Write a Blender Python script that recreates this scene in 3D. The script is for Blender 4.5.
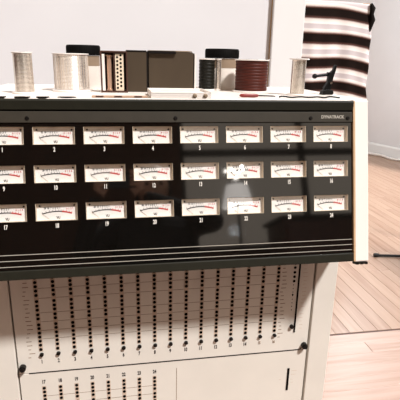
import bpy, bmesh, math, random
from mathutils import Vector, Matrix
random.seed(7)
D = bpy.data
COL = bpy.context.scene.collection
for o in list(D.objects): D.objects.remove(o)

# ---------------------------------------------------------------- frame of reference
# calibrated coordinates (x right, y away, z up, origin at the first meter) -> world (floor at z=0)
SX, SY, SZ = -0.35, -0.25, 1.25
def V(x, y, z): return Vector((x + SX, y + SY, z + SZ))

# ---------------------------------------------------------------- camera
CAM = (0.2301, -0.9711, 0.1552); YAW, PITCH, ROLL = 0.1775, 0.2967, 0.0217
cy, sy, cp, sp = math.cos(YAW), math.sin(YAW), math.cos(PITCH), math.sin(PITCH)
fwd = Vector((sy * cp, cy * cp, -sp)); rgt = Vector((cy, -sy, 0)); upv = rgt.cross(fwd)
r2 = math.cos(ROLL) * rgt + math.sin(ROLL) * upv
u2 = -math.sin(ROLL) * rgt + math.cos(ROLL) * upv
cam = D.objects.new('camera', D.cameras.new('camera'))
m = Matrix((r2, u2, -fwd)).transposed().to_4x4(); m.translation = V(*CAM)
cam.matrix_world = m
cam.data.sensor_width = 36; cam.data.lens = 462 / 400 * 36; cam.data.clip_start = 0.01
COL.objects.link(cam); bpy.context.scene.camera = cam

# ---------------------------------------------------------------- world, sun, exposure
sc = bpy.context.scene
sc.view_settings.view_transform = 'Standard'; sc.view_settings.look = 'None'
sc.view_settings.gamma = 1; sc.view_settings.use_curve_mapping = False
sc.view_settings.exposure = 0.12
w = D.worlds.new('daylight'); sc.world = w; w.use_nodes = True
bg = w.node_tree.nodes['Background']
bg.inputs[0].default_value = (1.0, 0.85, 0.70, 1); bg.inputs[1].default_value = 0.5
sun = D.objects.new('daylight_sun', D.lights.new('daylight_sun', 'SUN'))
sun.data.energy = 5.0; sun.data.angle = math.radians(5); sun.data.color = (1, 0.985, 0.975)
sun.rotation_euler = Vector((0.10, -0.132, 0.223)).to_track_quat('Z', 'Y').to_euler()
sun.location = V(1.5, -1, 2.5); COL.objects.link(sun)

# ---------------------------------------------------------------- materials
def mat(name, col, rough=0.5, metal=0.0, spec=0.5, noise=0, scale=20, col2=None, bump=0, coat=0, stretch=None, ior=1.5, detail=4):
    mt = D.materials.new(name); mt.use_nodes = True; nt = mt.node_tree; b = nt.nodes['Principled BSDF']
    b.inputs['Base Color'].default_value = (*col, 1); b.inputs['Roughness'].default_value = rough
    b.inputs['Metallic'].default_value = metal; b.inputs['Specular IOR Level'].default_value = spec
    b.inputs['IOR'].default_value = ior
    if coat: b.inputs['Coat Weight'].default_value = coat; b.inputs['Coat Roughness'].default_value = 0.03
    if noise or bump:
        tc = nt.nodes.new('ShaderNodeTexCoord'); mp = nt.nodes.new('ShaderNodeMapping')
        if stretch: mp.inputs['Scale'].default_value = stretch
        n = nt.nodes.new('ShaderNodeTexNoise'); n.inputs['Scale'].default_value = scale; n.inputs['Detail'].default_value = detail
        nt.links.new(tc.outputs['Object'], mp.inputs[0]); nt.links.new(mp.outputs[0], n.inputs['Vector'])
        if noise:
            mx = nt.nodes.new('ShaderNodeMix'); mx.data_type = 'RGBA'
            mx.inputs[6].default_value = (*col, 1); mx.inputs[7].default_value = (*(col2 or [c * (1 - noise) for c in col]), 1)
            cr = nt.nodes.new('ShaderNodeMapRange'); cr.inputs[1].default_value = 0.35; cr.inputs[2].default_value = 0.65
            nt.links.new(n.outputs[0], cr.inputs[0]); nt.links.new(cr.outputs[0], mx.inputs[0]); nt.links.new(mx.outputs[2], b.inputs['Base Color'])
        if bump:
            bp = nt.nodes.new('ShaderNodeBump'); bp.inputs['Strength'].default_value = bump; bp.inputs['Distance'].default_value = 0.002
            nt.links.new(n.outputs[0], bp.inputs['Height']); nt.links.new(bp.outputs[0], b.inputs['Normal'])
    return mt
def srgb(*c): return tuple(((v / 255) / 12.92 if v / 255 <= 0.04045 else ((v / 255 + 0.055) / 1.055) ** 2.4) for v in c)

M = {}
M['wall'] = mat('warm_white_wall_paint', srgb(228, 226, 228), 0.85, noise=.03, scale=3, bump=.1)
M['trim'] = mat('white_trim_paint', srgb(240, 238, 237), 0.5, noise=.02, scale=4)
M['frontwall'] = mat('brown_panelled_wall', srgb(70, 40, 22), 0.8, noise=.3, scale=6, stretch=(1, 1, .1))
M['cream'] = mat('cream_enamel', srgb(225, 218, 207), 0.45, noise=.05, scale=9)
M['cream_edge'] = mat('tan_edge_band', srgb(196, 160, 122), 0.6, noise=.1, scale=30)
M['offwhite'] = mat('off_white_laminate', srgb(236, 226, 218), 0.4, noise=.03, scale=8)
M['olive'] = mat('dark_olive_enamel', srgb(34, 32, 23), 0.55, spec=.2, noise=.15, scale=60)
M['grey'] = mat('warm_grey_anodised', srgb(52, 46, 37), 0.6, spec=.25, noise=.12, scale=40)
M['black'] = mat('black_acrylic', srgb(12, 10, 8), 0.05, ior=2.15, noise=.15, scale=5)
M['void'] = mat('dark_void', srgb(12, 8, 6), 0.9, spec=.1, noise=.1)
M['dial'] = mat('dial_paper', srgb(252, 247, 241), 0.7, noise=.02, scale=60)
M['bezel'] = mat('beige_bezel', srgb(226, 208, 184), 0.6, noise=.08, scale=50)
M['ink'] = mat('black_ink', srgb(35, 28, 28), 0.7, noise=.1)
M['red'] = mat('red_ink', srgb(206, 52, 48), 0.7, noise=.1)
M['faint'] = mat('faded_print', srgb(150, 122, 98), 0.8, noise=.3, scale=200)
M['halo'] = mat('grey_print_band', srgb(206, 184, 164), 0.7, noise=.1, scale=120)
M['white'] = mat('white_lettering', srgb(225, 218, 208), 0.6, noise=.03)
M['silverink'] = mat('silver_lettering', srgb(168, 160, 148), 0.5, noise=.08)
M['screw'] = mat('blackened_screw', srgb(22, 17, 14), 0.35, metal=.5, noise=.2, scale=300)
M['chrome'] = mat('worn_chrome', srgb(215, 205, 195), 0.22, metal=1, noise=.08, scale=50)
M['wire'] = mat('tinned_wire', srgb(236, 226, 214), 0.22, metal=.88, noise=.14, scale=5, stretch=(12, 12, .3))
M['wirewhite'] = mat('pale_wire', srgb(240, 233, 225), 0.26, metal=.75, noise=.12, scale=6, stretch=(9, 9, 1))
M['flange'] = mat('white_flange', srgb(238, 230, 224), 0.3, noise=.03)
M['redwire'] = mat('oxblood_enamelled_wire', srgb(78, 32, 22), 0.5, spec=.2, noise=.3, scale=20, stretch=(1, 1, 14))
M['greenwire'] = mat('bottle_green_wire', srgb(22, 20, 13), 0.5, spec=.2, noise=.3, scale=20, stretch=(1, 1, 14))
M['lid'] = mat('black_plastic_lid', srgb(9, 7, 6), 0.7, spec=.1, noise=.2, scale=60, stretch=(1, 1, .1))
M['jar'] = mat('milky_plastic', srgb(236, 226, 216), 0.35, noise=.03)
M['jartan'] = mat('tan_paper_band', srgb(150, 128, 106), 0.6, noise=.1, scale=30)
M['case'] = mat('dark_taupe_card', srgb(76, 64, 51), 0.8, spec=.15, noise=.12, scale=16, stretch=(1, 1, .3), bump=.1)
M['casedark'] = mat('near_black_card', srgb(22, 16, 13), 0.75, spec=.15, noise=.2, scale=20)
M['brown'] = mat('brown_wood_frame', srgb(78, 44, 30), 0.55, noise=.3, scale=20, stretch=(1, 1, .1))
M['copper'] = mat('pale_copper', srgb(214, 176, 150), 0.3, metal=.6, noise=.15, scale=12, stretch=(8, 8, .3))
M['blackmetal'] = mat('black_cast_iron', srgb(9, 7, 7), 0.5, metal=0, spec=.25, noise=.2, scale=60)
M['redplastic'] = mat('dark_red_grip', srgb(130, 36, 30), 0.4, noise=.2, scale=40)
M['rubber'] = mat('black_rubber', srgb(14, 12, 11), 0.7, noise=.2, scale=50)
M['skin'] = mat('skin', srgb(205, 160, 135), 0.5, noise=.05)
M['coat'] = mat('dark_wool_coat', srgb(22, 18, 17), 0.9, noise=.2, scale=80)
M['hair'] = mat('dark_hair', srgb(24, 16, 12), 0.6, noise=.3, scale=60, stretch=(1, 1, .1))
M['screen'] = mat('phone_glass', srgb(10, 10, 12), 0.1, noise=.1)
M['whitecord'] = mat('white_cord', srgb(240, 232, 226), 0.6, noise=.05)
M['railwood'] = mat('pale_wood_rail', srgb(176, 142, 116), 0.6, noise=.2, scale=12)

def wood(name, base, alt, dark, axis):
    mt = D.materials.new(name); mt.use_nodes = True; nt = mt.node_tree; b = nt.nodes['Principled BSDF']
    tc = nt.nodes.new('ShaderNodeTexCoord'); mp = nt.nodes.new('ShaderNodeMapping')
    oi = nt.nodes.new('ShaderNodeObjectInfo'); ad = nt.nodes.new('ShaderNodeVectorMath'); ad.operation = 'ADD'
    sc3 = nt.nodes.new('ShaderNodeVectorMath'); sc3.operation = 'SCALE'; sc3.inputs[0].default_value = (13, 7, 5)
    nt.links.new(oi.outputs['Random'], sc3.inputs['Scale'])
    nt.links.new(tc.outputs['Object'], mp.inputs[0]); mp.inputs['Scale'].default_value = (1.3, 22, 1) if axis == 'x' else (22, 1.3, 1)
    nt.links.new(mp.outputs[0], ad.inputs[0]); nt.links.new(sc3.outputs[0], ad.inputs[1])
    n = nt.nodes.new('ShaderNodeTexNoise'); n.inputs['Scale'].default_value = 1.6; n.inputs['Detail'].default_value = 6; n.inputs['Distortion'].default_value = .6
    nt.links.new(ad.outputs[0], n.inputs['Vector'])
    cr = nt.nodes.new('ShaderNodeValToRGB'); e = cr.color_ramp.elements
    e[0].position = .3; e[0].color = (*dark, 1); e[1].position = .55; e[1].color = (*base, 1)
    x = cr.color_ramp.elements.new(.75); x.color = (*alt, 1)
    nt.links.new(n.outputs[0], cr.inputs[0])
    mx = nt.nodes.new('ShaderNodeMix'); mx.data_type = 'RGBA'; mx.inputs[7].default_value = (*alt, 1)
    mr = nt.nodes.new('ShaderNodeMapRange'); mr.inputs[3].default_value = 0; mr.inputs[4].default_value = .65
    nt.links.new(oi.outputs['Random'], mr.inputs[0]); nt.links.new(mr.outputs[0], mx.inputs[0])
    nt.links.new(cr.outputs[0], mx.inputs[6]); nt.links.new(mx.outputs[2], b.inputs['Base Color'])
    b.inputs['Roughness'].default_value = .42
    return mt
M['plank_far'] = wood('pink_oak_boards', srgb(160, 129, 110), srgb(172, 143, 124), srgb(143, 109, 89), 'y')
M['plank_near'] = wood('pale_oak_boards', srgb(174, 144, 129), srgb(184, 156, 143), srgb(154, 118, 99), 'x')
M['subfloor'] = mat('subfloor', srgb(196, 140, 108), 0.8, noise=.15, scale=8)

def glass_mat(name, rough=0.02, ior=1.6, tint=(1, 1, 1)):
    mt = D.materials.new(name); mt.use_nodes = True; nt = mt.node_tree; nt.nodes.remove(nt.nodes['Principled BSDF'])
    out = nt.nodes['Material Output']; t = nt.nodes.new('ShaderNodeBsdfTransparent'); g = nt.nodes.new('ShaderNodeBsdfGlossy')
    g.inputs['Roughness'].default_value = rough; fr = nt.nodes.new('ShaderNodeFresnel'); fr.inputs[0].default_value = ior
    t.inputs[0].default_value = (*tint, 1)
    n = nt.nodes.new('ShaderNodeTexNoise'); n.inputs['Scale'].default_value = 8
    bp = nt.nodes.new('ShaderNodeBump'); bp.inputs['Strength'].default_value = .01; nt.links.new(n.outputs[0], bp.inputs['Height']); nt.links.new(bp.outputs[0], g.inputs['Normal'])
    mx = nt.nodes.new('ShaderNodeMixShader'); ge = nt.nodes.new('ShaderNodeNewGeometry'); sb = nt.nodes.new('ShaderNodeMath'); sb.operation = 'SUBTRACT'; sb.inputs[0].default_value = 1; ml = nt.nodes.new('ShaderNodeMath'); ml.operation = 'MULTIPLY'
    nt.links.new(ge.outputs['Backfacing'], sb.inputs[1]); nt.links.new(sb.outputs[0], ml.inputs[0]); nt.links.new(fr.outputs[0], ml.inputs[1]); nt.links.new(ml.outputs[0], mx.inputs[0]); nt.links.new(t.outputs[0], mx.inputs[1]); nt.links.new(g.outputs[0], mx.inputs[2])
    nt.links.new(mx.outputs[0], out.inputs[0]); return mt
M['glass'] = glass_mat('meter_glass', ior=2.5); M['winglass'] = glass_mat('window_glass', ior=1.2)
def emit(name, col, s):
    mt = D.materials.new(name); mt.use_nodes = True; b = mt.node_tree.nodes['Principled BSDF']
    b.inputs['Emission Color'].default_value = (*col, 1); b.inputs['Emission Strength'].default_value = s; return mt
M['bulb'] = emit('glare_bulb', (1, .93, .85), 14); M['shade'] = emit('glare_lamp_shade', (1, .94, .88), 2.2); M['globe'] = emit('fill_globe', (1, .95, .9), 5)  # added emitters: bulbs and shade make panel glare, globe goes with far-room fill

def blanket_mat():
    mt = D.materials.new('striped_wool'); mt.use_nodes = True; nt = mt.node_tree; b = nt.nodes['Principled BSDF']; b.inputs['Roughness'].default_value = .95
    b.inputs['Specular IOR Level'].default_value = .1
    uv = nt.nodes.new('ShaderNodeUVMap'); uv.uv_map = 'weave'
    sep = nt.nodes.new('ShaderNodeSeparateXYZ'); nt.links.new(uv.outputs[0], sep.inputs[0])
    fr = nt.nodes.new('ShaderNodeMath'); fr.operation = 'FRACT'
    n = nt.nodes.new('ShaderNodeTexNoise'); n.inputs['Scale'].default_value = 60; nt.links.new(uv.outputs[0], n.inputs['Vector'])
    ns = nt.nodes.new('ShaderNodeMath'); ns.operation = 'MULTIPLY_ADD'; ns.inputs[1].default_value = .03
    nt.links.new(n.outputs[0], ns.inputs[0]); nt.links.new(sep.outputs[1], ns.inputs[2]); nt.links.new(ns.outputs[0], fr.inputs[0])
    cr = nt.nodes.new('ShaderNodeValToRGB'); els = [(0, (26, 17, 14)), (.27, (30, 20, 17)), (.36, (96, 66, 60)), (.42, (232, 218, 212)), (.56, (250, 245, 242)), (.61, (206, 196, 198)), (.76, (212, 202, 204)), (.81, (250, 245, 242)), (.88, (236, 222, 216)), (.95, (100, 70, 62)), (1, (28, 18, 15))]
    r = cr.color_ramp
    r.elements[0].position = 0; r.elements[0].color = (*srgb(*els[0][1]), 1); r.elements[1].position = 1; r.elements[1].color = (*srgb(*els[-1][1]), 1)
    for p_, c_ in els[1:-1]: q = r.elements.new(p_); q.color = (*srgb(*c_), 1)
    nt.links.new(fr.outputs[0], cr.inputs[0]); nt.links.new(cr.outputs[0], b.inputs['Base Color'])
    n2 = nt.nodes.new('ShaderNodeTexNoise'); n2.inputs['Scale'].default_value = 180; bp = nt.nodes.new('ShaderNodeBump'); bp.inputs['Strength'].default_value = .3; bp.inputs['Distance'].default_value = .003
    nt.links.new(n2.outputs[0], bp.inputs['Height']); nt.links.new(bp.outputs[0], b.inputs['Normal'])
    return mt
M['blanket'] = blanket_mat()

# ---------------------------------------------------------------- mesh helpers
def box(bm, a, b, fn=None):
    vs = [bm.verts.new(Vector((x, y, z)) if fn is None else fn(x, y, z)) for x in (a[0], b[0]) for y in (a[1], b[1]) for z in (a[2], b[2])]
    for f in ((0, 1, 3, 2), (4, 6, 7, 5), (0, 4, 5, 1), (2, 3, 7, 6), (0, 2, 6, 4), (1, 5, 7, 3)):
        bm.faces.new([vs[i] for i in f])
def prism(bm, pts, fa, fb):
    """pts: 2D outline; fa/fb map a point to the two end caps"""
    A = [bm.verts.new(fa(*p)) for p in pts]; B = [bm.verts.new(fb(*p)) for p in pts]; n = len(pts)
    bm.faces.new(A); bm.faces.new(B[::-1])
    for i in range(n): bm.faces.new((A[i], B[i], B[(i + 1) % n], A[(i + 1) % n]))
def lathe(bm, prof, n=32, c=(0, 0, 0)):
    rings = []
    for r, z in prof:
        if r < 1e-6: rings.append([bm.verts.new((c[0], c[1], c[2] + z))])
        else: rings.append([bm.verts.new((c[0] + r * math.cos(2 * math.pi * k / n), c[1] + r * math.sin(2 * math.pi * k / n), c[2] + z)) for k in range(n)])
    for a, b in zip(rings, rings[1:]):
        for k in range(n):
            k2 = (k + 1) % n
            if len(a) == 1 and len(b) > 1: bm.faces.new((a[0], b[k], b[k2]))
            elif len(b) == 1 and len(a) > 1: bm.faces.new((a[k], a[k2], b[0]))
            elif len(a) > 1: bm.faces.new((a[k], a[k2], b[k2], b[k]))
def tube(bm, pts, r, n=8):
    pts = [Vector(p) for p in pts]; rings = []
    for i, p in enumerate(pts):
        t = (pts[min(i + 1, len(pts) - 1)] - pts[max(i - 1, 0)]).normalized()
        ref = Vector((0, 0, 1)) if abs(t.z) < .9 else Vector((1, 0, 0))
        u = t.cross(ref).normalized(); v = t.cross(u)
        rr = r[i] if isinstance(r, (list, tuple)) else r
        rings.append([bm.verts.new(p + rr * (math.cos(2 * math.pi * k / n) * u + math.sin(2 * math.pi * k / n) * v)) for k in range(n)])
    for a, b in zip(rings, rings[1:]):
        for k in range(n): bm.faces.new((a[k], a[(k + 1) % n], b[(k + 1) % n], b[k]))
    bm.faces.new(rings[0]); bm.faces.new(rings[-1][::-1])
def obj(name, bm, mt, parent=None, loc=None, bevel=0, smooth=False, kind=None, seg=2):
    bmesh.ops.recalc_face_normals(bm, faces=bm.faces)
    me = D.meshes.new(name); bm.to_mesh(me); bm.free(); me.materials.append(M[mt])
    o = D.objects.new(name, me); COL.objects.link(o)
    if parent: o.parent = parent
    if loc is not None: o.location = loc
    if smooth:
        for p in me.polygons: p.use_smooth = True
        md = o.modifiers.new('e', 'EDGE_SPLIT'); md.split_angle = math.radians(40)
    if bevel:
        md = o.modifiers.new('b', 'BEVEL'); md.width = bevel; md.segments = seg; md.limit_method = 'ANGLE'
    if kind: o['kind'] = kind
    return o
def tag(o, label, cat, group=None):
    o['label'] = label; o['category'] = cat
    if group: o['group'] = group
    return o
def empty(name, loc, rz=0):
    o = D.objects.new(name, None); o.location = loc; o.rotation_euler = (0, 0, rz); o.empty_display_size = .05; COL.objects.link(o); return o
def new(): return bmesh.new()
_txt = {}
def text_mesh(s, size, sx=1.0, ext=0.0002, off=.035):
    k = (s, size, sx)
    if k in _txt: return _txt[k]
    cu = D.curves.new('t', 'FONT'); cu.body = s; cu.size = size; cu.align_x = 'CENTER'; cu.align_y = 'CENTER'; cu.extrude = ext; cu.resolution_u = 3; cu.offset = size * off
    to = D.objects.new('t', cu); COL.objects.link(to); dg = bpy.context.evaluated_depsgraph_get(); dg.update()
    me = D.meshes.new_from_object(to.evaluated_get(dg)); D.objects.remove(to); D.curves.remove(cu)
    for v in me.vertices: v.co.x *= sx
    _txt[k] = me; return me
def text(name, s, size, mt, parent, mtx, sx=1.0):
    me = text_mesh(s, size, sx)
    if not me.materials: me.materials.append(M[mt])
    o = D.objects.new(name, me); COL.objects.link(o); o.parent = parent; o.matrix_local = mtx; return o

# ---------------------------------------------------------------- setting
def struct(name, bm, mt, **k): o = obj(name, bm, mt, kind='structure', **k); return o
FZ = -1.25
bm = new(); box(bm, (-2.6, -3.1, FZ - .08), (5.6, 7.6, FZ - .018), V); floor = struct('floor', bm, 'subfloor')
# near boards run along x, far boards run along y; the ones in view are single boards
def plank_mesh(name, L, W, mt):
    b = new(); box(b, (0, 0, -.018), (L, W, 0)); bmesh.ops.bevel(b, geom=[e for e in b.edges if all(v.co.z > -.001 for v in e.verts)], offset=.0012, segments=1, affect='EDGES')
    bmesh.ops.recalc_face_normals(b, faces=b.faces)
    me = D.meshes.new(name); b.to_mesh(me); b.free(); me.materials.append(M[mt]); return me
PW = .083
def lay_boards():
    lens = (.7, 1.0, 1.3)
    mn = [plank_mesh('board', l - .0015, PW - .0012, 'plank_near') for l in lens]
    mf = [plank_mesh('board', PW - .0012, l - .0015, 'plank_far') for l in lens]
    def put(me, x, y):
        o = D.objects.new('floor_board', me); COL.objects.link(o); o.parent = floor; o.location = V(x, y, FZ)
    ends, fars = {}, []; y = 1.03 - PW
    while y > .1:
        x = .55 + random.uniform(-.4, 0); xs0 = x
        while x < 2.0:
            i = random.randrange(3); put(mn[i], x, y); x += lens[i]
        ends[round(y, 4)] = (xs0, x); y -= PW
    x = 1.02
    while x < 4.6:
        y = 1.045; first = True
        ymax = min(6.6, 5.84 - (x - 4.236) / .329) + .15
        if x < 2.2: ymax = min(ymax, 2.9 + (x - 1) * 1.2)
        while y < ymax:
            i = random.randrange(3)
            put(mf[i], x, y - (0 if first else 0)); y += lens[i]; first = False
        fars.append((x, y))
        x += PW
    # the boards out of sight: joined, same boards
    b1 = new()
    y = 1.03 - PW
    while y > -3.1:
        if y > .1: q0, q1 = ends[round(y, 4)]; box(b1, (-2.6, y, FZ - .018), (q0 - .0015, y + PW - .0012, FZ), V); box(b1, (q1, y, FZ - .018), (5.6, y + PW - .0012, FZ), V)
        else: box(b1, (-2.6, y, FZ - .018), (5.6, y + PW - .0012, FZ), V)
        y -= PW
    o = obj('floor_boards', b1, 'plank_near', floor, kind='stuff')
    b2 = new(); x = -2.6
    while x < 1.02 - PW: box(b2, (x, 1.045, FZ - .018), (x + PW - .0012, 7.6, FZ), V); x += PW
    for fx, fy in fars:
        if fy < 7.55: box(b2, (fx, fy, FZ - .018), (fx + PW - .0012, 7.6, FZ), V)
    x = fars[-1][0] + PW
    while x < 5.6: box(b2, (x, 1.045, FZ - .018), (x + PW - .0012, 7.6, FZ), V); x += PW
    obj('floor_boards', b2, 'plank_far', floor, kind='stuff')
    b3 = new(); box(b3, (.9, 1.031, FZ - .018), (5.6, 1.0435, FZ - .003), V); obj('threshold_gap', b3, 'brown', floor)
lay_boards()

# wall behind the machine with the edge of a wide opening
bm = new(); box(bm, (-2.6, .92, FZ), (.958, 1.03, 1.6), V); struct('wall_back', bm, 'wall')
bm = new(); box(bm, (.842, .897, FZ), (.973, .9195, 1.6), V); struct('trim_1', bm, 'trim', bevel=.004)
bm = new(); box(bm, (.9585, .92, FZ), (.973, 1.03, 1.6), V); struct('trim_2', bm, 'trim', bevel=.003)
bm = new(); box(bm, (.8385, .912, FZ), (.8415, .9195, 1.6), V); struct('casing_shadow_line', bm, 'cream_edge')  # tan strip paints the shadow gap along the casing edge
bm = new(); box(bm, (-2.6, .905, FZ), (.838, .9195, FZ + .14), V); struct('baseboard_back', bm, 'trim', bevel=.004)
# far room
P0 = Vector((4.236, 5.84)); dr = Vector((.182, -.554)).normalized(); nr = Vector((-dr.y, dr.x)) * -1   # nr points out of the room
nr = Vector((.95, .312)).normalized()
def WR(u, o, z): q = P0 + dr * u + nr * o; return V(q.x, q.y, z)
bm = new(); box(bm, (-2.3, 0, FZ), (4.6, .1, 1.6), WR); struct('wall_right', bm, 'wall')
bm = new(); prism(bm, [(0, FZ), (-.016, FZ), (-.016, FZ + .15), (-.008, FZ + .172), (0, FZ + .176)], lambda o, z: WR(-2.2, o - .0005, z), lambda o, z: WR(4.6, o - .0005, z)); struct('baseboard_right', bm, 'trim')
bm = new(); box(bm, (-2.6, 7.5, FZ), (3.75, 7.6, 1.6), V); struct('wall_far', bm, 'wall')
# wall behind the photographer, with the window that shines in the black panel
wy = -3.0
bm = new()
for a, b in (((-2.6, wy - .12, FZ), (.76, wy, 1.75)), ((3.1, wy - .12, FZ), (5.6, wy, 1.75)), ((.76, wy - .12, FZ), (3.1, wy, .0)), ((.76, wy - .12, 1.5), (3.1, wy, 1.75))): box(bm, a, b, V)
struct('wall_front', bm, 'frontwall')
bm = new()
for a, b in (((.76, wy - .09, .0), (.80, wy - .03, 1.5)), ((3.06, wy - .09, .0), (3.1, wy - .03, 1.5)), ((.8, wy - .09, .0), (3.06, wy - .03, .05)), ((.8, wy - .09, 1.45), (3.06, wy - .03, 1.5)), ((.8, wy - .085, .88), (3.06, wy - .035, .935)), ((1.9, wy - .085, .05), (1.95, wy - .035, 1.45))): box(bm, a, b, V)
wf = struct('window_1', bm, 'casedark')
bm = new(); box(bm, (.79, wy - .062, .01), (3.07, wy - .058, 1.46), V); obj('window_pane', bm, 'winglass', wf)

bm = new(); box(bm, (-2.7, wy, FZ), (-2.6, 7.6, 1.75), V); struct('wall_left', bm, 'frontwall')
bm = new(); box(bm, (3.5, wy, FZ), (3.6, .3, 1.75), V); struct('wall_side', bm, 'frontwall')
# ---------------------------------------------------------------- the machine
A = .2501; ca, sa = math.cos(A), math.sin(A)
def PV(s, t, o): return V(s, -sa * t - ca * o, -ca * t + sa * o)      # on the meter panel: right, down, out
PM = Matrix((Vector((1, 0, 0)), Vector((0, sa, ca)), Vector((0, -ca, sa)))).transposed().to_4x4()   # text frame: x right, y up, z out
def pmat(s, t, o): q = PM.copy(); q.translation = PV(s, t, o) - root.location; return q
root = empty('tape_machine', V(.35, .25, FZ))
tag(root, 'cream tape machine console with a black panel of twenty-four meters above columns of dots', 'tape machine')
def part(name, bm, mt, parent=None, **k):
    for v in bm.verts: v.co -= root.location
    return obj(name, bm, mt, parent or root, **k)
SL, SR = -.052, .752; T0, T1 = -.073, .291

# side profile of the meter housing (y,z in panel terms)
def side(s):
    return [(s, T0, 0)]
def cheek(x0, x1):
    bm = new()
    f = PV(0, T0 - .002, .004); g = PV(0, T1 + .002, .004)
    prof = [(f.y - SY, f.z - SZ), (g.y - SY, g.z - SZ), (.0, g.z - SZ - .004), (.0575, g.z - SZ - .004), (.50, -.285), (.50, .0735), (f.y - SY + .012, .0735)]
    prism(bm, prof, lambda y, z: V(x0, y, z), lambda y, z: V(x1, y, z))
    return bm
for x0, x1, e in ((SL - .037, SL - .0005, 0), (SR + .0005, SR + .037, 1)):
    c = part('side_cheek', cheek(x0, x1), 'offwhite', bevel=.003)
    bm = new(); q = SR - .0005 if e else SL - .004
    box(bm, (q, T0, -.004), (q + .0045, T1, .0052), PV); part('edge_band', bm, 'cream_edge', c)
    bm = new(); box(bm, (x0 + .004, T1 + .003, -.012), (x1 - .003, T1 + .008, .002), PV); part('foot_plate', bm, 'grey', c)
    bm = new()
    for k in range(3): box(bm, (x0 + .006 + k * .011, T1 + .003, -.002), (x0 + .012 + k * .011, T1 + .0085, .0035), PV)
    part('foot_screws', bm, 'screw', c, kind='stuff')
# housing body behind the panel
bm = new()
prof = []
for t, o in ((T0, -.016), (T1 - .001, -.016)): p_ = PV(0, t, o); prof.append((p_.y - SY, p_.z - SZ))
prof += [(.058, -.288), (.058, -.30), (.499, -.30), (.499, .058), (.03, .058)]
prism(bm, prof, lambda y, z: V(SL, y, z), lambda y, z: V(SR, y, z)); part('housing', bm, 'casedark')
# deck
bm = new(); box(bm, (SL, .024, .059), (SR, .50, .073), V); deck = part('deck', bm, 'offwhite', bevel=.002)
for x0, x1, yy in ((-.012, .009, .03), (.024, .056, .03), (.066, .093, .032), (.108, .146, .034)):
    bm = new(); n = 16
    pts = [((x0 + x1) / 2 + (x1 - x0) / 2 * math.copysign(abs(math.cos(2 * math.pi * k / n)) ** .6, math.cos(2 * math.pi * k / n)), yy + .0095 * math.sin(2 * math.pi * k / n)) for k in range(n)]
    prism(bm, pts, lambda x, y: V(x, y, .0728), lambda x, y: V(x, y, .0745)); part('finger_slot', bm, 'void', deck)
# top lip, grey strip, bottom rail
bm = new()
f = [(T0, .006), (T0 + .004, .0075), (T0 + .021, .004), (T0 + .0225, 0), (T0 + .0225, -.015), (T0 - .001, -.015)]
prism(bm, f, lambda t, o: PV(SL, t, o), lambda t, o: PV(SR, t, o)); part('top_lip', bm, 'olive')
bm = new(); box(bm, (SL, -.0485, -.015), (SR, -.0255, .003), PV); strip = part('trim_strip', bm, 'grey', bevel=.001)
bm = new(); box(bm, (SL, .272, -.015), (SR, T1, .005), PV); part('bottom_rail', bm, 'olive', bevel=.0015)
for s in (.05, .349, .651, .739):
    bm = new(); lathe(bm, [(0, 0), (.0042, 0), (.0042, .0012), (.003, .0022), (0, .0022)], 10)
    for v in bm.verts: v.co = PV(s + v.co.x, -.0345 + v.co.y, .003 + v.co.z)
    part('screw', bm, 'screw', strip)
text('lettering', 'DYNATRACK', .0098, 'silverink', strip, pmat(.703, -.0368, .0033), .92)

# black panel with window cut-outs
MW, MH, RP = .0831 / 2, .0362 / 2, .0777
def cuts():
    xs = [SL]; ys = [-.0245]
    for c in range(8): xs += [c * .1 - MW, c * .1 + MW]
    xs.append(SR)
    for r in range(3): ys += [r * RP - MH, r * RP + MH]
    ys.append(.2715); return xs, ys
bm = new(); xs, ys = cuts()
F = {}; B = {}
for i, x in enumerate(xs):
    for j, y in enumerate(ys): F[i, j] = bm.verts.new(PV(x, y, 0)); B[i, j] = bm.verts.new(PV(x, y, -.003))
hole = lambda i, j: i % 2 == 1 and j % 2 == 1
for i in range(len(xs) - 1):
    for j in range(len(ys) - 1):
        if hole(i, j):
            for a, b in (((i, j), (i + 1, j)), ((i + 1, j), (i + 1, j + 1)), ((i + 1, j + 1), (i, j + 1)), ((i, j + 1), (i, j))): bm.faces.new((F[a], F[b], B[b], B[a]))
        else:
            bm.faces.new((F[i, j], F[i + 1, j], F[i + 1, j + 1], F[i, j + 1])); bm.faces.new((B[i, j], B[i, j + 1], B[i + 1, j + 1], B[i + 1, j]))
panel = part('meter_panel', bm, 'black')
for t in (.2405, .2525, .2645):
    bm = new(); box(bm, (SL, t - .0007, 0), (SR, t + .0007, .0004), PV); part('stripe', bm, 'silverink', panel)

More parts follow.
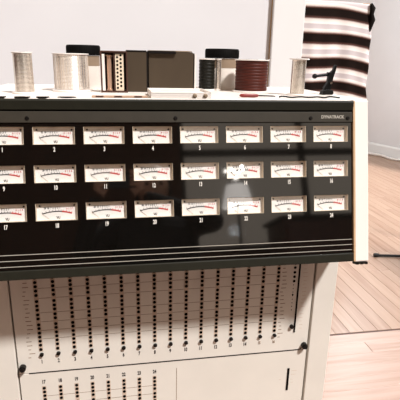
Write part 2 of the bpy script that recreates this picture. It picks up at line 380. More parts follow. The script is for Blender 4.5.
# meters: built once in a local frame, then copied
def L(x, y, z): return Vector((x, y, z))
def meter_proto():
    e = D.objects.new('meter', None)
    bm = new(); h = .0105
    xs_ = (-MW + .0002, MW - .0002); ys_ = (-MH + .0002, MH - .0002)
    for a, b in (((xs_[0], ys_[0], -h), (xs_[0] + .0010, ys_[1], -.0012)), ((xs_[1] - .0010, ys_[0], -h), (xs_[1], ys_[1], -.0012)),
                 ((xs_[0] + .0010, ys_[0], -h), (xs_[1] - .0010, ys_[0] + .0008, -.0012)), ((xs_[0] + .0010, ys_[1] - .0010, -h), (xs_[1] - .0010, ys_[1], -.0012))): box(bm, a, b)
    bez = obj('meter', bm, 'bezel')
    ch = []
    bm = new(); box(bm, (-MW + .0005, -MH + .0005, -.0125), (MW - .0005, MH - .0005, -.0095)); ch.append(obj('dial', bm, 'dial'))
    z0, z1 = -.0095, -.0092
    # arc band: circle through the ends
    Rr = .095; cx, cyy = 0, .0005 - Rr
    def arc(name, a0, a1, w_, mt):
        b = new(); n = 14; pr = None
        for k in range(n + 1):
            a = a0 + (a1 - a0) * k / n; v = [L(cx + (Rr + d) * math.sin(a), cyy + (Rr + d) * math.cos(a), z) for d, z in ((-w_ / 2, z0), (w_ / 2, z0), (w_ / 2, z1), (-w_ / 2, z1))]
            q = [b.verts.new(p) for p in v]
            if pr:
                for m_ in range(4): b.faces.new((pr[m_], pr[(m_ + 1) % 4], q[(m_ + 1) % 4], q[m_]))
            pr = q
        return obj(name, b, mt)
    am = .315
    ch.append(arc('scale_arc', -am, .10, .0019, 'ink')); ch.append(arc('red_arc', .10, am, .0027, 'red'))
    for nm, rng, mt in (('scale_ticks', [-.31, -.23, -.16, -.09, -.03, .03, .08], 'ink'), ('red_ticks', [.13, .19, .25, .30], 'red')):
        b = new()
        for a in rng:
            c0 = Vector((math.sin(a), math.cos(a), 0)); s_ = Vector((c0.y, -c0.x, 0)) * .0005
            p = [c0 * (Rr + .001) + Vector((0, cyy, 0)), c0 * (Rr + .0035) + Vector((0, cyy, 0))]
            vs = [b.verts.new(p[0] - s_ + L(0, 0, z1)), b.verts.new(p[0] + s_ + L(0, 0, z1)), b.verts.new(p[1] + s_ + L(0, 0, z1)), b.verts.new(p[1] - s_ + L(0, 0, z1))]; b.faces.new(vs)
        ch.append(obj(nm, b, mt, kind='stuff'))
    def tx(name, s, size, mt, x, y):
        me = text_mesh(s, size, .8, .0001).copy(); me.materials.clear(); me.materials.append(M[mt]); o = D.objects.new(name, me); COL.objects.link(o); o.location = (x, y, -.0092); ch.append(o)
    tx('scale_numbers', '20  10  7  5  3  2  1', .0052, 'ink', -.010, .0075); tx('red_numbers', '0  1  2  3', .0048, 'red', .0255, .0055)
    tx('lettering', 'VU', .0072, 'ink', .002, -.0125)
    b = new(); tube(b, [(-.030, -.0038, -.0088), (-.016, -.0155, -.0088)], .0003, 5); ch.append(obj('needle', b, 'faint'))
    for s_ in (-1, 1):
        b = new(); lathe(b, [(0, 0), (.0019, 0), (.0019, .0012), (0, .0016)], 8, (s_ * .0345, .0125, -.0095)); ch.append(obj('dial_screw', b, 'screw'))
    b = new(); box(b, (-MW + .0008, -MH + .0008, -.0011), (MW - .0008, MH - .0008, -.0003)); ch.append(obj('meter_glass', b, 'glass'))
    D.objects.remove(e)
    return bez, ch
mb, mch = meter_proto()
for r in range(3):
    for c in range(8):
        if r == c == 0: o = mb; kids = mch
        else:
            o = mb.copy(); COL.objects.link(o); kids = []
            for k in mch: q = k.copy(); COL.objects.link(q); kids.append(q)
        o.parent = root; o.matrix_local = pmat(c * .1, r * RP, 0)
        for q in kids: q.parent = o
        text('number', str(r * 8 + c + 1), .0125, 'white', panel, pmat(c * .1, r * RP + .0285, .0002), .62)

# lower cabinet
YF = .06
def W3(x, y, z): return V(x, y, z)
bm = new(); box(bm, (-.089, .09, FZ + .03), (.787, .50, -.3005), V); part('cabinet_body', bm, 'cream', bevel=.003)
bm = new(); box(bm, (-.07, .12, FZ), (.768, .47, FZ + .0295), V); part('plinth', bm, 'casedark')
for x0, x1 in ((-.0895, -.0355), (.7284, .7875)):
    bm = new(); box(bm, (x0, YF - .002, FZ + .03), (x1, .0895, -.3005), V); part('front_post', bm, 'cream', bevel=.002)
bm = new(); box(bm, (-.0355, .078, FZ + .03), (.7275, .0895, -.3005), V); part('panel_recess', bm, 'brown')
CP = {}
for nm, z0, z1 in (('upper', -.6038, -.301), ('lower', -1.0, -.6052)):
    bm = new(); box(bm, (-.0317, YF, z0), (.7228, .077, z1), V); CP[nm] = part('control_panel', bm, 'cream', bevel=.0008)
bm = new(); box(bm, (-.0322, YF, FZ + .05), (.7243, .077, -1.003), V); part('kick_panel', bm, 'cream', bevel=.001)
bm = new(); box(bm, (-.0085, YF - .0006, -.6060), (.700, YF + .002, -.6032), V); part('divider_line', bm, 'casedark')
def dot(bm, x, z, r, h=.001, n=8, rz=None):
    A_ = [bm.verts.new(V(x + r * math.cos(2 * math.pi * k / n), YF - h, z + (rz or r) * math.sin(2 * math.pi * k / n))) for k in range(n)]
    B_ = [bm.verts.new(V(x + r * math.cos(2 * math.pi * k / n), YF + .0005, z + (rz or r) * math.sin(2 * math.pi * k / n))) for k in range(n)]
    bm.faces.new(A_)
    for k in range(n): bm.faces.new((A_[k], B_[k], B_[(k + 1) % n], A_[(k + 1) % n]))
ZT = [-.3098, -.3213, -.3328, -.3440, -.3554, -.3663, -.3777, -.3893, -.4055, -.4175, -.4283, -.4413, -.4523, -.4687, -.4790, -.4915, -.5027, -.5140, -.5253, -.5376]
LM = Matrix((Vector((1, 0, 0)), Vector((0, 0, 1)), Vector((0, -1, 0)))).transposed().to_4x4()
def lmat(x, z): q = LM.copy(); q.translation = V(x, YF - .0004, z) - root.location; return q
def column(x, zs, panel_, knob_z, num, numz, faint=False):
    bm = new(); box(bm, (x - .0052, YF - .0003, min(zs) - .006), (x + .0052, YF, max(zs) + .006), V); b_ = part('dot_column', bm, 'halo', panel_)
    bm = new()
    for z in zs: dot(bm, x, z, .0042)
    # joined: two or three pixels each
    for v in bm.verts: pass
    part('dots', bm, 'void', panel_, kind='stuff')
    if knob_z:
        bm = new(); dot(bm, x + .001, knob_z, .0052, .006, 12, .0044); part('slider_knob', bm, 'screw', panel_, bevel=.001)
    text('number', str(num), .0145 if not faint else .012, 'ink' if not faint else 'faint', panel_, lmat(x, numz), .62)
for i in range(16):
    x = .0251 + i * .04
    column(x, ZT, CP['upper'], -.5515, i + 1, -.5735 if i < 12 else -.5725, i > 13)
for i in range(8):
    zs = [-.6515 - k * .0113 for k in range(30)]
    zs = [z - .004 * ((k + 1) // 5) for k, z in enumerate(zs)]
    column(.0245 + i * .0399, zs, CP['lower'], None, 17 + i, -.6330)
# printed graduation lines between the columns
def hlines(x0, x1, zs, par):
    bm = new()
    for z in zs: box(bm, (x0, YF - .0002, z - .0005), (x1, YF, z + .0005), V)
    part('graduation_lines', bm, 'faint', par, kind='stuff')
for i in range(15): hlines(.0251 + i * .04 + .0056, .0251 + i * .04 + .0344, (-.318, -.3445, -.3714, -.3977, -.4365, -.4610, -.4850, -.5085), CP['upper'])
for i in range(7): hlines(.0245 + i * .0399 + .0056, .0245 + i * .0399 + .0343, (-.676, -.702, -.734, -.76, -.79), CP['lower'])
bm = new(); rr = random.Random(3)
for k in range(22):
    z = -.322 - k * .0113
    for x0 in (-.008, .632, ):
        q = x0 + rr.uniform(0, .006); box(bm, (q, YF - .0002, z - .0009), (q + rr.uniform(.006, .014), YF, z + .0009), V)
part('scale_marks', bm, 'faint', CP['upper'], kind='stuff')
bm = new()
for k in range(18):
    z = -.35 - k * .011
    for x0 in (.6915,): q = x0 + rr.uniform(0, .004); box(bm, (q, YF - .0002, z - .0005), (q + rr.uniform(.006, .014), YF, z + .0005), V)
part('scale_marks', bm, 'halo', CP['upper'], kind='stuff')
# extra short column, long slot with its pointer
bm = new()
for z in (-.3213, -.3328, -.3440, -.3557, -.3690, -.3815, -.3942): dot(bm, .669, z, .0038)
for z in [-.405 - k * .0105 for k in range(8)]: dot(bm, .6683, z, .0013)
dot(bm, .6683, -.4335, .0024); part('dots', bm, 'void', CP['upper'], kind='stuff')
bm = new(); box(bm, (.6795, YF - .0016, -.5480), (.6838, YF + .001, -.301), V); sl = part('long_slot', bm, 'void', CP['upper'])
bm = new(); dot(bm, .6725, -.5285, .0056, .007, 12); part('slider_knob', bm, 'screw', CP['upper'], bevel=.001)
bm = new(); box(bm, (.6725, YF - .0014, -.7345), (.6785, YF + .001, -.6625), V); part('short_slot', bm, 'void', CP['lower'])
bm = new()
for z, x0, x1 in ((-.672, .684, .700), (-.684, .684, .698), (-.697, .650, .656), (-.70, .684, .690), (-.71, .684, .692)): box(bm, (x0, YF - .0002, z - .0004), (x1, YF, z + .0004), V)
part('scale_marks', bm, 'halo', CP['lower'], kind='stuff')
bm = new(); box(bm, (.3612, YF - .0003, -1.0), (.3626, YF, -.628), V); part('panel_line', bm, 'faint', CP['lower'])
for x, z in ((-.021, -.584), (.7129, -.590)):
    bm = new(); dot(bm, x, z, .0082, .012, 16); k = part('thumb_screw', bm, 'screw', bevel=.002)
    bm = new(); dot(bm, x, z, .0055, .015, 12); part('screw_head', bm, 'blackmetal', k)
bm = new(); tube(bm, [V(.699, YF - .001, -.6046), V(.704, YF - .001, -.603), V(.708, YF - .001, -.597)], .001, 6); part('latch_wire', bm, 'brown', CP['upper'])

# ---------------------------------------------------------------- things on the deck
DZ = .0732
def at(x, y, z=DZ): return V(x, y, z)
def spool(name, x, y, r, h, wm, fm, ribs, label, flr, group=None, amp=.0006, top=None, wr=.94):
    e = empty(name, at(x, y)); tag(e, label, 'spool', group or 'wire spools on the shelf')
    bm = new(); z0, z1 = .0035, h - .003; pr = [(0, z0)]
    for k in range(ribs):
        a = z0 + (z1 - z0) * k / ribs; b = z0 + (z1 - z0) * (k + 1) / ribs; rr_ = r * wr
        pr += [(rr_ - amp, a), (rr_, a + (b - a) * .3), (rr_, a + (b - a) * .7)]
    pr += [(r * wr - amp, z1), (0, z1)]; lathe(bm, pr, 40); obj('winding', bm, wm, e, smooth=True)
    bm = new(); lathe(bm, [(0, 0), (flr - .0005, 0), (flr, .001), (flr, .003), (flr - .001, .0036), (0, .0036)], 40); obj('flange', bm, fm, e, smooth=True)
    tr = top or r; bm = new(); lathe(bm, [(tr * .35, h - .003), (tr - .0005, h - .003), (tr, h - .002), (tr, h - .0007), (tr - .0008, h), (tr * .35, h), (tr * .35, h - .003)], 40); obj('flange', bm, fm, e, smooth=True)
    bm = new(); lathe(bm, [(tr * .35, h - .004), (tr * .35, h + .0004), (tr * .25, h + .0004), (tr * .22, h - .02), (0, h - .02)], 24); obj('hub', bm, 'casedark', e, smooth=True)
    return e
spool('wire_spool', .0268, .138, .0222, .0885, 'wire', 'flange', 30, 'narrow silver wire spool at the left end of the shelf, standing alone', .0268, amp=.0003, wr=.92)
s2 = spool('wire_spool', .121, .231, .0432, .088, 'wirewhite', 'flange', 26, 'widest spool, bright silver wire, in front of a black-lidded jar', .0475, amp=.0006)
# a thin lattice of lacing tape round the widest spool
bm = new()
for k in range(36):
    a = 2 * math.pi * k / 36; c_, s_ = math.cos(a), math.sin(a); R1 = .0432 * .94 + .0001
    tube(bm, [(c_ * R1, s_ * R1, .006), (c_ * R1, s_ * R1, .086)], .00035, 4)
obj('lacing', bm, 'halo', s2, kind='stuff')
spool('wire_spool', .471, .310, .0228, .083, 'greenwire', 'flange', 9, 'dark green wire spool right of the dark boxes', .0225, amp=.0011)
spool('wire_spool', .5025, .303, .0075, .083, 'wire', 'flange', 30, 'slim silver spool squeezed between the dark green spool and a jar', .0085, amp=.0002)
spool('wire_spool', .5832, .262, .0458, .083, 'redwire', 'flange', 10, 'wide oxblood red spool with ridged winding', .050, amp=.0012)
spool('wire_spool', .6705, .150, .0208, .0878, 'wire', 'flange', 30, 'narrow silver wire spool nearest the striped blanket', .0245, amp=.0003, wr=.84, top=.0242)

def jar(x, y, r, lab, sq=1):
    e = empty('jar', at(x, y)); tag(e, lab, 'jar', 'black-lidded jars at the back')
    bm = new(); lathe(bm, [(0, 0), (r * .93, 0), (r * .96, .003), (r * .96, .058), (0, .058)], 36); obj('body', bm, 'jar', e, smooth=True)
    bm = new(); lathe(bm, [(0, .0585), (r * .955, .0585), (r * .955, .084), (0, .084)], 36); obj('paper_band', bm, 'jartan', e, smooth=True)
    bm = new(); pr = [(0, .0845), (r, .0845), (r, .107), (r - .002, .1095), (0, .1095)]; lathe(bm, pr, 36); ld = obj('lid', bm, 'lid', e, smooth=True)
    bm = new()
    for k in range(48):
        a = 2 * math.pi * k / 48; tube(bm, [(r * math.cos(a), r * math.sin(a), .087), (r * math.cos(a), r * math.sin(a), .105)], .0006, 4)
    obj('grip_ribs', bm, 'lid', ld, kind='stuff')
jar(.1457, .325, .0428, 'milky jar with black lid behind the widest silver spool')
jar(.5237, .364, .0475, 'milky jar with wide black lid behind the dark green and red spools')

# little wooden rack with a copper roll and a perforated strip
e = empty('tape_rack', at(.2236, .205)); tag(e, 'small brown wooden rack holding a copper roll and a perforated strip', 'rack')
def lb(name, a, b, mt, par, bevel=0, kind=None): bm = new(); box(bm, a, b); return obj(name, bm, mt, par, bevel=bevel, kind=kind)
bm = new()
for a, b in (((-.0315, -.02, 0), (-.028, .02, .0955)), ((.0285, -.02, 0), (.0315, .02, .0955)), ((-.028, -.02, .092), (.0285, .02, .0955)), ((-.028, -.02, 0), (.0285, .02, .004)), ((-.028, .0165, .004), (.0285, .02, .092)), ((-.001, -.017, .004), (.0015, .0165, .092))): box(bm, a, b)
obj('frame', bm, 'brown', e)
lb('pale_panel', (-.0275, -.021, .0045), (-.0215, .014, .088), 'offwhite', e)
bm = new(); lathe(bm, [(0, 0), (.0085, 0), (.0085, .003), (.006, .004), (.006, .078), (.0085, .079), (.0085, .082), (0, .082)], 20, (-.0105, -.006, .0042)); obj('roll', bm, 'copper', e, smooth=True)
ps = lb('perforated_strip', (.003, -.016, .0042), (.0225, -.0145, .089), 'bezel', e)
bm = new()
for k in range(9):
    for q, x in enumerate((.0080, .0160)):
        z = .011 + k * .0088 + q * .0044
        A_ = [bm.verts.new((x + .0028 * math.cos(a * math.pi / 4), -.0164, z + .0028 * math.sin(a * math.pi / 4))) for a in range(8)]
        B_ = [bm.verts.new((v.co.x, -.0155, v.co.z)) for v in A_]; bm.faces.new(A_)
        for a in range(8): bm.faces.new((A_[a], B_[a], B_[(a + 1) % 8], A_[(a + 1) % 8]))
obj('holes', bm, 'void', ps, kind='stuff')

# two dark boxes
e = empty('storage_box', at(.2795, .238)); tag(e, 'narrow dark taupe box against the brown rack', 'box', 'dark boxes on the shelf')
lb('body', (-.0255, -.025, 0), (.0225, .03, .0975), 'case', e, .001)
lb('lid', (-.0262, -.0258, .0945), (.0227, .0305, .0985), 'casedark', e, .0008)
lb('spine', (.0228, -.0235, 0), (.0262, .03, .0965), 'casedark', e)
e = empty('storage_box', at(.3665, .25)); tag(e, 'wider dark taupe box with a ledge on its lid and pale side', 'box', 'dark boxes on the shelf')
bm = new(); prism(bm, [(-.0585, 0), (.0535, 0), (.0535, .0925), (.050, .097), (-.0585, .0975)], lambda x, z: L(x, -.028, z), lambda x, z: L(x, .03, z)); obj('body', bm, 'case', e, bevel=.0006)
lb('ledge', (-.0590, -.035, .092), (.0085, -.0285, .0985), 'casedark', e, .001)
lb('top_edge', (-.058, -.0285, .0978), (.049, .03, .0995), 'jartan', e)
lb('side_face', (.0538, -.0275, 0), (.0556, .03, .0945), 'casedark', e)
lb('pale_side', (.0568, -.024, 0), (.0610, .026, .0925), 'offwhite', e, .0006)
# flat tray
e = empty('tray', at(.3632, .088)); tag(e, 'flat white tray lying in front of the dark boxes', 'tray')
lb('base', (-.064, -.06, 0), (.066, .06, .009), 'offwhite', e, .001)
bm = new()
for a, b in (((-.064, -.06, .0092), (-.061, .06, .014)), ((.063, -.06, .0092), (.066, .06, .014)), ((-.061, .057, .0092), (.063, .06, .014)), ((-.061, -.06, .0092), (.063, -.057, .0125))): box(bm, a, b)
obj('rim', bm, 'offwhite', e, bevel=.0006)
for x in (.030, .053):
    bm = new(); lathe(bm, [(0, 0), (.0046, 0), (.0046, .003), (.0025, .0045), (0, .0045)], 12)
    for v in bm.verts: v.co = Vector((x + v.co.x, -.06 - v.co.z, .0062 + v.co.y))
    obj('latch_knob', bm, 'jartan', e)
# marker with wooden strip lying flat left of tray
# screwdriver: red grip and black blade, then a kinked black lead
e = empty('screwdriver', at(.525, .07)); tag(e, 'thin screwdriver with dark red grip lying before the red spool', 'screwdriver')
def htube(name, pts, r, mt, par, n=10): bm = new(); tube(bm, pts, r, n); return obj(name, bm, mt, par, smooth=True)
htube('grip', [(-.022, 0, .0042), (-.019, 0, .0042), (-.012, 0, .0042), (.012, -.001, .0042), (.019, -.001, .0042), (.022, -.001, .0042)], [.002, .0035, .0042, .0042, .0034, .002], 'redplastic', e)
htube('blade', [(.022, -.001, .0042), (.055, -.002, .0035), (.062, -.002, .003)], [.0016, .0016, .0012], 'blackmetal', e)
pts = []
for k in range(60):
    q = k / 59; pts.append((.0 + q * .145, .004 * math.sin(q * 17) + .003 * math.sin(q * 31), .0024 + .0008 * math.sin(q * 23)))
o = htube('lead_wire', pts, .0018, 'rubber', None); o.location = at(.595, .062); tag(o, 'kinked black wire lying before the right-hand narrow silver spool', 'wire')

# small black clamp
e = empty('bench_clamp', at(.7630, .178)); tag(e, 'small black metal clamp standing at the right end of the shelf', 'clamp')
bm = new(); prism(bm, [(-.016, 0), (.011, 0), (.014, .004), (.012, .012), (-.004, .014), (-.014, .010)], lambda x, z: L(x, -.012, z), lambda x, z: L(x, .012, z)); obj('base', bm, 'blackmetal', e, bevel=.0015)
bm = new(); prism(bm, [(-.010, .012), (.007, .012), (.0095, .026), (.012, .044), (.0165, .060), (.0185, .0735), (.0135, .074), (.010, .062), (.004, .056), (-.004, .056), (-.001, .048), (-.003, .030), (-.010, .018)], lambda x, z: L(x, -.006, z), lambda x, z: L(x, .006, z)); obj('bracket', bm, 'blackmetal', e, bevel=.001)
htube('screw_bar', [(-.035, 0, .0455), (-.028, 0, .0465), (-.006, 0, .0495), (.014, 0, .052)], [.0034, .0034, .0038, .0038], 'blackmetal', e)
bm = new(); lathe(bm, [(0, -.006), (.004, -.0055), (.0062, -.002), (.0062, .002), (.004, .0055), (0, .006)], 14)
for v in bm.verts: v.co = Vector((-.037 + v.co.z, v.co.y, .0455 + v.co.x))
obj('knob', bm, 'blackmetal', e, smooth=True)
htube('pin', [(.005, -.011, .030), (.005, .011, .030)], .0035, 'chrome', e)

# ---------------------------------------------------------------- blanket on its rail
BY = 2.5
e = empty('garment_rail', V(1.75, BY, FZ)); tag(e, 'pale wooden rail stand carrying the striped blanket', 'rail')
bz = .566 - FZ
htube('top_bar', [(-.45, 0, bz), (.362, 0, bz)], .012, 'railwood', e)
for s_ in (-.43, .345):
    htube('post', [(s_, 0, .02), (s_, 0, bz)], .011, 'railwood', e)
    htube('foot', [(s_, -.2, .0125), (s_, .2, .0125)], .0125, 'railwood', e)
def blanket():
    bm = new(); uvl = bm.loops.layers.uv.new('weave'); nu, nv = 60, 90; x0, x1 = 1.36, 2.115
    top = .566; rr_ = .016; front = .80; back = .06
    grid = []
    per = .1765; v0 = .38   # stripe phase at the bar
    for i in range(nu + 1):
        u = i / nu; row = []
        xb = x0 + (x1 - x0) * u
        drop = .052 * max(0, (u - .62) / .38) ** 1.6
        for j in range(nv + 1):
            s_ = -back + (front + back) * j / nv     # arc length from the bar, + in front
            if abs(s_) < rr_ * 1.57:
                a = s_ / rr_; y = BY - rr_ * math.sin(a); z = top + rr_ * math.cos(a) - 0
            else:
                y = BY - math.copysign(rr_, s_); z = top - (abs(s_) - rr_ * 1.57)
            d = max(0, abs(s_) - .03); fall = min(1, d / .3)
            fr = 1 if s_ > 0 else -1
            y -= fr * fall * (.010 + .010 * math.sin(u * 15 + d * 2) + .006 * math.sin(u * 33 + 1))
            z += .006 * math.sin(u * 7 + d * 5) * fall - drop * .25
            x = xb + .006 * math.sin(d * 9) * u + (.075 * d * u)
            if u > .97: y += .01 * fr * math.sin(d * 25) * fall
            row.append((bm.verts.new(V(x, y, z)), (u, (s_ + .0 - drop * .55) / per - v0 + .0)))
        grid.append(row)
    for i in range(nu):
        for j in range(nv):
            q = [grid[i][j], grid[i + 1][j], grid[i + 1][j + 1], grid[i][j + 1]]
            f = bm.faces.new([a[0] for a in q])
            for l_, a in zip(f.loops, q): l_[uvl].uv = (a[1][0] * .8, a[1][1])
    return bm
bm = blanket()
o = obj('striped_blanket', bm, 'blanket', smooth=False)
for p in o.data.polygons: p.use_smooth = True
md = o.modifiers.new('t', 'SOLIDIFY'); md.thickness = .006; md.offset = 0
tag(o, 'black and white striped woven blanket hanging beyond the opening', 'blanket')
# bunched corner at the bar's end
bm = new(); tube(bm, [V(2.108, BY - .03, .575), V(2.124, BY - .035, .54), V(2.122, BY - .03, .50), V(2.134, BY - .032, .46), V(2.124, BY - .03, .41), V(2.120, BY - .03, .36)], [.010, .020, .016, .020, .014, .004], 10)
obj('bunched_corner', bm, 'casedark', o, smooth=True)

# stand lying across the floor: leg with rubber foot reaching into view
e = empty('microphone_stand', V(2.96, 1.80, FZ)); tag(e, 'black stand whose rubber-tipped leg reaches in over the far floorboards', 'stand')
for a in (0, 2.094, 4.189):
    M3 = Matrix.Rotation(a, 3, 'Z'); base = Vector((-.845, .165, 0))
    tip = M3 @ (base * 1.0)
    lg = htube('leg', [tip.normalized() * .04 + Vector((0, 0, .06)), tip * .8 + Vector((0, 0, .0135)), tip + Vector((0, 0, .0135))], .0095, 'blackmetal', e)
    ft = htube('rubber_foot', [tip * .975 + Vector((0, 0, .0155)), tip * 1.0 + Vector((0, 0, .0155)), tip * 1.018 + Vector((0, 0, .0155))], [.013, .0155, .0135], 'rubber', lg)
htube('hub', [(0, 0, .03), (0, 0, .10)], .045, 'blackmetal', e)
htube('pole', [(0, 0, .10), (0, 0, 1.3)], .011, 'blackmetal', e)
htube('clutch', [(0, 0, .75), (0, 0, .82)], .018, 'rubber', e)

# white cord along the right baseboard, and a dark red plug
pts = []
for k in range(50):
    u = -1.4 + k * .05; pts.append(WR(u, -.10 - .035 * math.sin(k * .7), FZ + .0186))
bm = new(); tube(bm, pts, .018, 8); o = obj('power_cord', bm, 'whitecord', smooth=True); tag(o, 'white cord lying along the foot of the far right wall', 'cord')
for u, off, lab in ((.06, -.30, 'tiny dark red plug on the boards near the far white cord, further right'), (-.36, -.22, 'tiny dark red plug close against the machine edge by the far white cord')):
    q = WR(u, off, FZ); e = empty('plug', q, .4); tag(e, lab, 'plug', 'plugs by the far cord')
    htube('body', [(-.04, 0, .0265), (-.025, 0, .0265), (.025, 0, .0265), (.045, 0, .0265)], [.015, .026, .026, .009], 'redplastic', e)
    htube('pin', [(-.06, 0, .0265), (-.04, 0, .0265)], .005, 'chrome', e)

# ---------------------------------------------------------------- what the black panel mirrors
# photographer
def person():
    e = empty('person', V(.38, -1.20, FZ)); tag(e, 'person in a dark coat raising a phone, mirrored in the black meter panel', 'person')
    J = {'pel': ((0, 0, .84), .24), 'wst': ((0, 0, .98), .21), 'chs': ((0, .01, 1.12), .18), 'nk0': ((0, 0, 1.275), .06), 'nk1': ((0, .01, 1.33), .048),
         'sr': ((.17, 0, 1.235), .066), 'er': ((.29, .12, 1.225), .050), 'wr': ((-.06, .20, 1.335), .030), 'sl': ((-.17, 0, 1.235), .066), 'el': ((-.33, .10, 1.10), .050), 'wl': ((-.25, .20, 1.335), .030),
         'hr': ((.10, 0, .80), .10), 'kr': ((.11, .02, .46), .062), 'ar': ((.12, 0, .09), .042), 'tr': ((.13, .13, .035), .034),
         'hl': ((-.10, 0, .80), .10), 'kl': ((-.11, .02, .46), .062), 'al': ((-.12, 0, .09), .042), 'tl': ((-.13, .13, .035), .034)}
    E_ = [('pel', 'wst'), ('wst', 'chs'), ('chs', 'nk0'), ('nk0', 'nk1'), ('chs', 'sr'), ('sr', 'er'), ('er', 'wr'), ('chs', 'sl'), ('sl', 'el'), ('el', 'wl'), ('pel', 'hr'), ('hr', 'kr'), ('kr', 'ar'), ('ar', 'tr'), ('pel', 'hl'), ('hl', 'kl'), ('kl', 'al'), ('al', 'tl')]
    def skin(name, J, E_, mt, rootk, lv=2):
        ks = list(J); me = D.meshes.new(name); me.from_pydata([J[k][0] for k in ks], [(ks.index(a), ks.index(b)) for a, b in E_], []); me.materials.append(M[mt])
        o = D.objects.new(name, me); COL.objects.link(o); o.parent = e
        o.modifiers.new('s', 'SKIN')
        for i, k in enumerate(ks):
            sv = me.skin_vertices[0].data[i]; sv.radius = (J[k][1],) * 2; sv.use_root = (k == rootk)
        ss = o.modifiers.new('ss', 'SUBSURF'); ss.levels = lv; ss.render_levels = lv; return o
    skin('body', J, E_, 'coat', 'pel')
    bm = new(); bmesh.ops.create_uvsphere(bm, u_segments=24, v_segments=16, radius=1)
    for v in bm.verts:
        x, y, z = v.co; f = 1 - .18 * max(0, -z); v.co = Vector((x * .074 * f, y * .092 * f + .008, z * .112 + 1.405))
        if y > .8 and abs(x) < .2 and -.3 < z < .15: v.co.y += .018
    h = obj('head', bm, 'skin', e, smooth=True)
    bm = new(); bmesh.ops.create_uvsphere(bm, u_segments=24, v_segments=16, radius=1)
    bmesh.ops.delete(bm, geom=[v for v in bm.verts if v.co.y > .45 and v.co.z < .35], context='VERTS')
    for v in bm.verts: x, y, z = v.co; v.co = Vector((x * .088, y * .1 - .004, z * .122 + 1.41))
    o = obj('hair', bm, 'hair', h, smooth=True); md = o.modifiers.new('t', 'SOLIDIFY'); md.thickness = .006
    for s_ in (-1, 1):
        bm = new(); bmesh.ops.create_uvsphere(bm, u_segments=10, v_segments=8, radius=.010); [setattr(v, 'co', v.co + Vector((s_ * .03, .088, 1.415))) for v in bm.verts]; obj('eye', bm, 'screen', h)
    bm = new(); box(bm, (-.022, .094, 1.352), (.022, .099, 1.358)); obj('mouth', bm, 'redplastic', h)
    for s_, wx in ((1, -.06), (-1, -.25)):
        P_ = {'w': ((wx, .20, 1.335), .022), 'p': ((wx - s_ * .018, .205, 1.385), .024), 'th0': ((wx - s_ * .045, .20, 1.375), .011), 'th1': ((wx - s_ * .06, .208, 1.40), .009)}
        Eh = [('w', 'p'), ('w', 'th0'), ('th0', 'th1')]
        for k in range(4):
            z = 1.372 + k * .018
            P_['f%da' % k] = ((wx - s_ * .010, .222 - .002 * k, z + .006), .0095); P_['f%db' % k] = ((wx - s_ * .034, .236, z + .008), .0085); P_['f%dc' % k] = ((wx - s_ * .05, .222, z + .008), .0075)
            Eh += [('p', 'f%da' % k), ('f%da' % k, 'f%db' % k), ('f%db' % k, 'f%dc' % k)]
        skin('hand', P_, Eh, 'skin', 'w', 1)
    p_ = empty('phone', V(.232, -.994, .105)); tag(p_, 'dark phone held up by the person mirrored in the panel', 'phone')
    lb('body', (-.074, 0, .012), (.074, .008, .084), 'screen', p_, .004)
    lb('screen', (-.07, -.0006, .015), (.07, -.0001, .081), 'blackmetal', p_)
person()
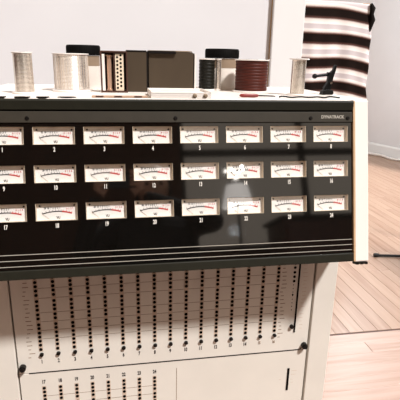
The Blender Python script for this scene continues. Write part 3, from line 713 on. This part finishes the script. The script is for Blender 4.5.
# added lamp and bulbs, invented to make the glare in the panel
e = empty('added_floor_lamp', V(1.06, -2.25, FZ)); tag(e, 'added floor lamp with lit bulbs that makes the glare in the meters', 'lamp')
bm = new(); lathe(bm, [(0, 0), (.13, 0), (.13, .012), (.02, .025), (0, .025)], 32); obj('base', bm, 'blackmetal', e, smooth=True)
htube('pole', [(0, 0, .02), (0, 0, 1.64)], .010, 'blackmetal', e)
bm = new(); lathe(bm, [(.075, 1.66), (.078, 1.66), (.115, 1.50), (.112, 1.50), (.075, 1.66)], 32); obj('lamp_shade', bm, 'shade', e, smooth=True)
rr = random.Random(5)
for k in range(7):
    a = k * 2.4; r_ = .03 + .010 * k; z = 1.70 + rr.uniform(-.01, .10)
    p = Vector((r_ * math.cos(a), r_ * math.sin(a), z))
    ar = htube('arm', [(0, 0, 1.60), tuple(Vector((p.x * .5, p.y * .5, 1.62))), tuple(p)], .003, 'blackmetal', e, 6)
    bm = new(); bmesh.ops.create_icosphere(bm, subdivisions=2, radius=.014)
    for v in bm.verts: v.co += p
    obj('bulb', bm, 'bulb', ar, smooth=True)

# added lamp, out of view, to brighten the far room's side wall
e = empty('added_pendant_lamp', V(2.9, 3.6, 1.25)); tag(e, 'added round white lamp brightening the room beyond the opening, above the view', 'lamp')
bm = new(); bmesh.ops.create_uvsphere(bm, u_segments=24, v_segments=16, radius=.12); obj('globe', bm, 'globe', e, smooth=True)
htube('stem', [(0, 0, .12), (0, 0, .55)], .006, 'chrome', e)
lp = D.objects.new('far_fill_light', D.lights.new('far_fill_light', 'POINT')); lp.data.energy = 165; lp.data.shadow_soft_size = .14; lp.data.color = (.82, .94, 1)  # added fill light for the far room
lp.location = V(2.9, 3.6, 1.05); COL.objects.link(lp)

e = empty('added_sideboard', V(2.15, -2.62, FZ)); tag(e, 'added dark brown cabinet under the window, darkening the reflection low in the meter panel', 'added_sideboard')  # unseen cabinet added to darken the lower part of the window reflection
lb('body', (-.7, -.22, .08), (.7, .22, 1.42), 'brown', e, .006); lb('top', (-.73, -.24, 1.4205), (.73, .245, 1.45), 'casedark', e, .004)
for x in (-.35, .35):
    d_ = lb('door', (x - .335, .2205, .12), (x + .335, .238, 1.39), 'brown', e, .004); lb('knob', (x - .02 * (1 if x > 0 else -1) - .29 * (1 if x > 0 else -1) - .01, .2385, .72), (x - .31 * (1 if x > 0 else -1) + .01, .255, .76), 'chrome', d_, .003)
for x in (-.64, .60):
    for y in (-.2, .16): lb('leg', (x, y, 0), (x + .04, y + .04, .0795), 'casedark', e)

e = empty('wooden_ruler', at(.235, .046)); tag(e, 'thin brown wooden ruler lying flat left of the white tray', 'ruler')
lb('blade', (-.058, -.011, 0), (.058, .011, .003), 'railwood', e, .0006)
for x in (-.05, -.012, .03): lb('dark_band', (x, -.0112, .0004), (x + .016, -.002, .0034), 'brown', e)
